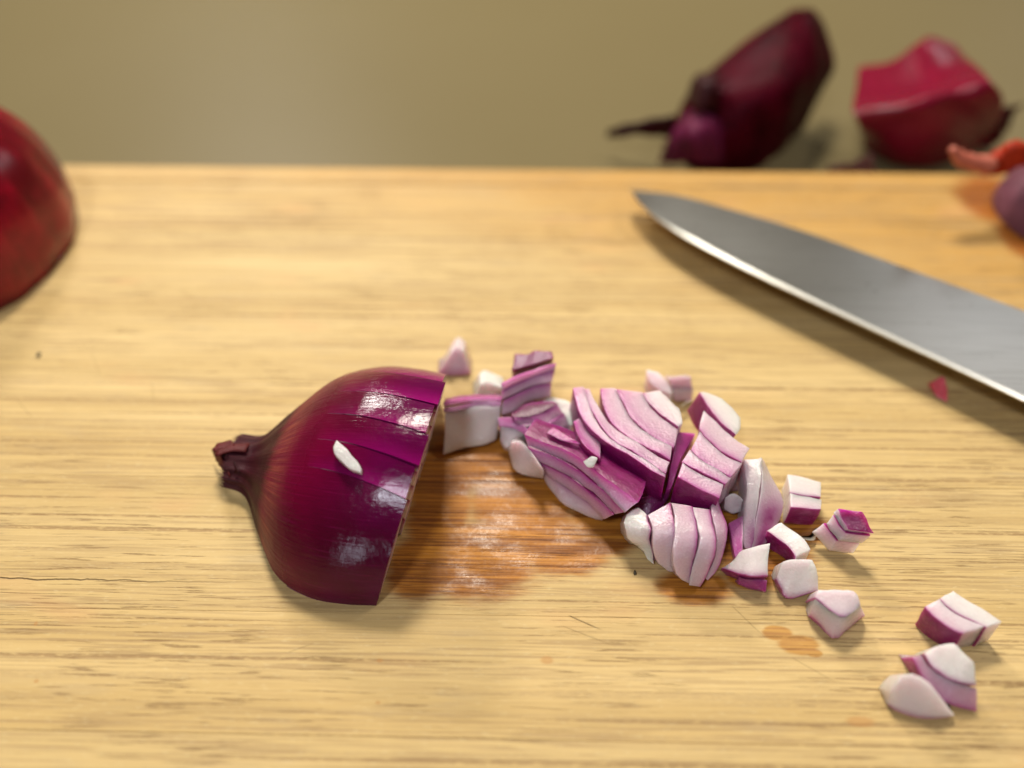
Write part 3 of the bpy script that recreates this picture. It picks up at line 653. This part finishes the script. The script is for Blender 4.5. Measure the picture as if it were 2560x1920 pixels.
# ------------------------------------------------------------------ knife
knife = empty('kitchen_knife', tuple(at(*zc('K', (1600, 800)), z=0)), 'steel kitchen knife lying on its side across the upper right of the board', 'knife')
spine = [(78, 78), (200, 92), (340, 118), (600, 190), (1000, 310), (1500, 490), (2212, 750), (2900, 1010)]
edgep = [(78, 78), (130, 150), (230, 240), (400, 350), (700, 510), (1000, 655), (1500, 890), (2212, 1225), (2900, 1560)]
NB = 40
S = [at(*zc('K', p), z=.0065) for p in resample(spine, NB)]; Eg = [at(*zc('K', p), z=.0096) for p in resample(edgep, NB)]
def blade():
    V = []; Fc = []; M = []
    cols = 7
    for a in range(NB):
        w = (S[a] - Eg[a]); wl = max(w.length, 1e-6); bw = min(.0017 / wl, .45)
        us = [0, bw * .5, bw, bw + (1 - bw) * .35, bw + (1 - bw) * .7, 1]
        th = [.0001, .00045, .0008, .0011, .0014, .0016]
        rt = min(1, a / 5)
        for u, t in zip(us, th):
            p = Eg[a] + w * u; V.append(p + Vector((0, 0, t * rt * .6 + .0001)))
        for u, t in zip(us, th):
            p = Eg[a] + w * u; V.append(p - Vector((0, 0, t * rt * .6 + .0001)))
    n = 12
    for a in range(NB - 1):
        for j in range(5):
            q = a * n + j; Fc.append((q, q + 1, q + n + 1, q + n)); M.append(1 if j < 2 else 0)
            q += 6; Fc.append((q, q + n, q + n + 1, q + 1)); M.append(1 if j < 2 else 0)
        q = a * n; Fc.append((q, q + n, q + n + 6, q + 6)); M.append(1)
        Fc.append((q + 5, q + 11, q + n + 11, q + n + 5)); M.append(0)
    Fc.append(tuple((NB - 1) * n + j for j in (0, 1, 2, 3, 4, 5, 11, 10, 9, 8, 7, 6))); M.append(0)
    return V, Fc, M
V, Fc, M = blade()
bl = [f for f, k in zip(Fc, M) if k == 0]; ed = [f for f, k in zip(Fc, M) if k == 1]
V = local(knife, V)
for nm, fs, mt in (('blade', bl, STEEL), ('cutting_edge', ed, EDGE)):
    o = mesh_obj(nm, V, fs, mt, knife, True)
    bm = bmesh.new(); bm.from_mesh(o.data); bmesh.ops.delete(bm, geom=[v for v in bm.verts if not v.link_faces], context='VERTS'); bmesh.ops.recalc_face_normals(bm, faces=bm.faces); bm.to_mesh(o.data); bm.free()
    o.data.set_sharp_from_angle(angle=math.radians(25))
# bolster and handle beyond the frame, along the blade's own direction
hd = ((S[-1] - S[0]) + (Eg[-1] - Eg[0])); hd.z = 0; hd.normalize(); hn = Vector((-hd.y, hd.x, 0)); heel = S[-1] - hn * .010; heel.z = .0085
def bar(name, l0, l1, w, t, mat, bev):
    v = []
    for l in (l0, l1):
        for (a, b) in ((-w, -t), (w, -t), (w, t), (-w, t)): v.append(heel + hd * l + hn * a + Vector((0, 0, b + .0005)))
    o = mesh_obj(name, local(knife, v), [(0, 1, 2, 3), (7, 6, 5, 4), (0, 4, 5, 1), (1, 5, 6, 2), (2, 6, 7, 3), (3, 7, 4, 0)], mat, knife, False); recalc(o); bevel(o, bev, 3)
    return o
bar('bolster', -.004, .012, .009, .006, STEEL, .002)
bar('handle', .012, .115, .0105, .0085, HANDLE, .004)

# ------------------------------------------------------------------ onion skins on the counter behind the board
def shell(name, parent, rows, mat, thick=.0007, n=16, wave=.0012):
    """rows: curves from bottom to top, each a list of (zone point, depth y); gives a curved sheet standing in the room"""
    R = [resample([tuple(at_depth(*zc('P', p), yy)) for p, yy in row], n) for row in rows]
    m = 5 * (len(R) - 1) + 1; V = []; Fc = []
    colsr = [resample([tuple(R[j][i]) for j in range(len(R))], m) for i in range(n)]
    for j in range(m):
        for i in range(n):
            p = colsr[i][j].copy(); p[1] += wave * math.sin(i * 1.1 + j * .7) * .6; p[2] = max(p[2], -BT + .0006); V.append(p)
    for j in range(m - 1):
        for i in range(n - 1):
            q = j * n + i; Fc.append((q, q + 1, q + n + 1, q + n))
    o = mesh_obj(name, local(parent, V), Fc, mat, parent); recalc(o)
    s = o.modifiers.new('thick', 'SOLIDIFY'); s.thickness = thick; s.offset = 0
    b = o.modifiers.new('sub', 'SUBSURF'); b.levels = 1; b.render_levels = 2
    return o
YP = FAR + .050
p1 = empty('onion_peel', tuple(at_depth(*zc('P', (760, 860)), YP)), 'tall dark purple curl of onion skin standing on the counter behind the knife tip', 'onion skin', 'onion skins behind the board')
p1.location.z = -BT; bpy.context.view_layer.update()
shell('skin_curl', p1, [
    [((300, 1010), YP - .004), ((520, 1010), YP - .020), ((800, 1010), YP - .018), ((930, 1000), YP + .006)],
    [((330, 800), YP), ((540, 790), YP - .022), ((860, 780), YP - .020), ((1010, 770), YP + .008)],
    [((440, 520), YP + .004), ((660, 510), YP - .016), ((960, 520), YP - .020), ((1150, 500), YP + .010)],
    [((560, 370), YP + .012), ((800, 330), YP - .004), ((1040, 330), YP - .008), ((1225, 350), YP + .016)],
    [((830, 165), YP + .022), ((930, 130), YP + .012), ((1080, 130), YP + .010), ((1190, 190), YP + .024)],
    [((960, 75), YP + .030), ((1040, 45), YP + .028), ((1110, 50), YP + .030), ((1160, 110), YP + .034)]], PEEL_DARK)
shell('curled_edge', p1, [
    [((300, 860), YP - .020), ((480, 850), YP - .030), ((640, 860), YP - .024)],
    [((380, 680), YP - .018), ((500, 690), YP - .032), ((640, 720), YP - .024)],
    [((470, 580), YP - .006), ((560, 590), YP - .022), ((640, 640), YP - .020)]], mat_peel('mauve_peel', (.060, .004, .020), (.11, .010, .042), .5, .1))
shell('dry_tip', p1, [
    [((35, 725), YP - .010), ((200, 705), YP - .014), ((380, 720), YP - .014)],
    [((40, 672), YP - .008), ((200, 634), YP - .013), ((400, 595), YP - .014)]], NECKD, .0016)
shell('fold', p1, [
    [((455, 540), YP - .012), ((520, 560), YP - .024), ((600, 570), YP - .022)],
    [((480, 420), YP - .004), ((540, 430), YP - .018), ((620, 430), YP - .018)],
    [((520, 385), YP + .006), ((580, 380), YP - .006), ((630, 375), YP - .008)]], NECKD, .001)
p2 = empty('onion_peel', tuple(at_depth(*zc('P', (1650, 870)), YP)), 'bright red folded onion skin with a pink shine along its ridge, behind the knife blade', 'onion skin', 'onion skins behind the board')
p2.location.z = -BT; bpy.context.view_layer.update()
shell('folded_skin', p2, [
    [((1280, 1000), YP + .004), ((1500, 1010), YP - .006), ((1750, 1010), YP - .010), ((1950, 960), YP)],
    [((1370, 780), YP - .006), ((1540, 780), YP - .022), ((1760, 760), YP - .026), ((2010, 760), YP - .004)],
    [((1345, 650), YP - .023), ((1560, 630), YP - .026), ((1780, 590), YP - .026), ((2110, 540), YP - .021)],
    [((1318, 585), YP - .024), ((1540, 552), YP - .026), ((1740, 500), YP - .026), ((2040, 425), YP - .023)],
    [((1322, 525), YP - .010), ((1540, 488), YP - .011), ((1740, 430), YP - .011), ((1990, 365), YP - .010)],
    [((1345, 365), YP + .014), ((1560, 320), YP + .010), ((1690, 225), YP + .014), ((1900, 290), YP + .016)],
    [((1360, 355), YP + .020), ((1560, 310), YP + .018), ((1700, 195), YP + .022), ((1850, 225), YP + .022)]], PEEL_RED)
shell('side_lobe', p2, [
    [((1960, 800), YP - .004), ((2060, 760), YP - .006), ((2120, 680), YP)],
    [((2000, 680), YP - .002), ((2100, 640), YP - .006), ((2170, 580), YP)],
    [((2060, 560), YP + .002), ((2130, 555), YP - .004), ((2212, 540), YP)]], PEEL_DARK)
p3 = empty('onion_peel', tuple(at_depth(*zc('P', (1230, 860)), FAR + .02)), 'small dull shred of skin between the dark curl and the red fold', 'onion skin', 'onion skins behind the board')
p3.location.z = -BT; bpy.context.view_layer.update()
shell('shred', p3, [
    [((1170, 930), FAR + .014), ((1300, 930), FAR + .012), ((1440, 940), FAR + .016)],
    [((1195, 860), FAR + .016), ((1300, 850), FAR + .012), ((1420, 800), FAR + .018)]], mat_peel('grey_peel', (.10, .04, .045), (.16, .07, .075), .5), .0006)

# onion end with orange dry roots at the right edge of the board
ze = at(*zc('V', (2330, 470)))
end = empty('onion_end', (ze.x, ze.y, 0), 'mauve cut onion end with orange dry stem, at the right edge behind the knife', 'onion end')
bpy.context.view_layer.update()
V = []; Fc = []; nA, nB = 20, 40; Rx = .0270
for a in range(nA):
    th = math.pi / 2 * a / (nA - 1)
    for b in range(nB):
        ph = 2 * math.pi * b / nB; k = 1 + .04 * math.sin(3 * ph + 1)
        V.append((Rx * k * math.cos(th) * math.cos(ph), Rx * .85 * k * math.cos(th) * math.sin(ph), .020 * math.sin(th) + .0004))
for a in range(nA - 1):
    for b in range(nB):
        Fc.append((a * nB + b, a * nB + (b + 1) % nB, (a + 1) * nB + (b + 1) % nB, (a + 1) * nB + b))
o = mesh_obj('mauve_scale', V, Fc, mat_simple('mauve_scale', (.17, .06, .085), .5, sss=.2, spec=.15, sss_r=(1, .5, .6), sss_s=.002), end)
def tube(name, parent, pts, radii, mat, sides=10, sub=6):
    P = resample([tuple(p) for p in pts], sub * (len(pts) - 1) + 1); Rr = np.interp(np.linspace(0, 1, len(P)), np.linspace(0, 1, len(radii)), radii); V = []; Fc = []
    for i, p in enumerate(P):
        t = P[min(i + 1, len(P) - 1)] - P[max(i - 1, 0)]; t /= np.linalg.norm(t); u = np.cross(t, (0, 0, 1.0)); u /= np.linalg.norm(u) + 1e-9; w = np.cross(u, t)
        for j in range(sides):
            a = 2 * math.pi * j / sides; rr = Rr[i] * (1 + .14 * math.sin(3 * j + i * 1.3)); V.append(p + rr * (u * math.cos(a) + w * math.sin(a)))
    for i in range(len(P) - 1):
        for j in range(sides): Fc.append((i * sides + j, i * sides + (j + 1) % sides, (i + 1) * sides + (j + 1) % sides, (i + 1) * sides + j))
    Fc += [tuple(range(sides))[::-1], tuple((len(P) - 1) * sides + j for j in range(sides))]
    o = mesh_obj(name, local(parent, V), Fc, mat, parent); recalc(o); return o
YE = ze.y + .004
tube('dry_stem', end, [at_depth(*zc('P', q), YE - .004) for q in ((1835, 775), (1890, 830), (1960, 850), (2040, 865))], [.0012, .0024, .0026, .0032], TWIG)
for k in range(9):      # a tangle of thin dry strands
    a0 = (2020 + 8 * math.sin(k * 2.1), 880 + 9 * math.cos(k * 1.7)); a1 = (2075 + 14 * math.sin(k), 850 + 34 * math.sin(k * 1.3)); a2 = (2140, 812 + 38 * math.sin(k * 2.3 + .5)); a3 = (2240, 800 + 46 * math.sin(k * 1.9))
    tube('orange_root', end, [at_depth(*zc('P', q), YE - .002 - .0015 * math.sin(k)) for q in (a0, a1, a2, a3)], [.0012, .0022, .0024, .0016], ORANGE, 7, 5)

# ------------------------------------------------------------------ crumbs on the board
def crumb(px, label, r):
    p = at(*zc('V', px)); bm = bmesh.new(); bmesh.ops.create_icosphere(bm, subdivisions=2, radius=r)
    for v in bm.verts: v.co = Vector((v.co.x * .7, v.co.y * 1.2, v.co.z * .5)) * (1 + .25 * math.sin(v.co.x * 9000 + v.co.y * 5000)); 
    me = bpy.data.meshes.new('crumb'); bm.to_mesh(me); bm.free(); me.materials.append(CRUMB); me.shade_smooth()
    o = bpy.data.objects.new('crumb', me); COL.objects.link(o); o.location = (p.x, p.y, r * .4)
    tag(o, label, 'crumb', 'dark crumbs on the board')
crumb((84, 768), 'dark green speck on the board below the red half onion', .00075)
crumb((1372, 1238), 'black speck on the wet wood left of the leaning fan', .0005)
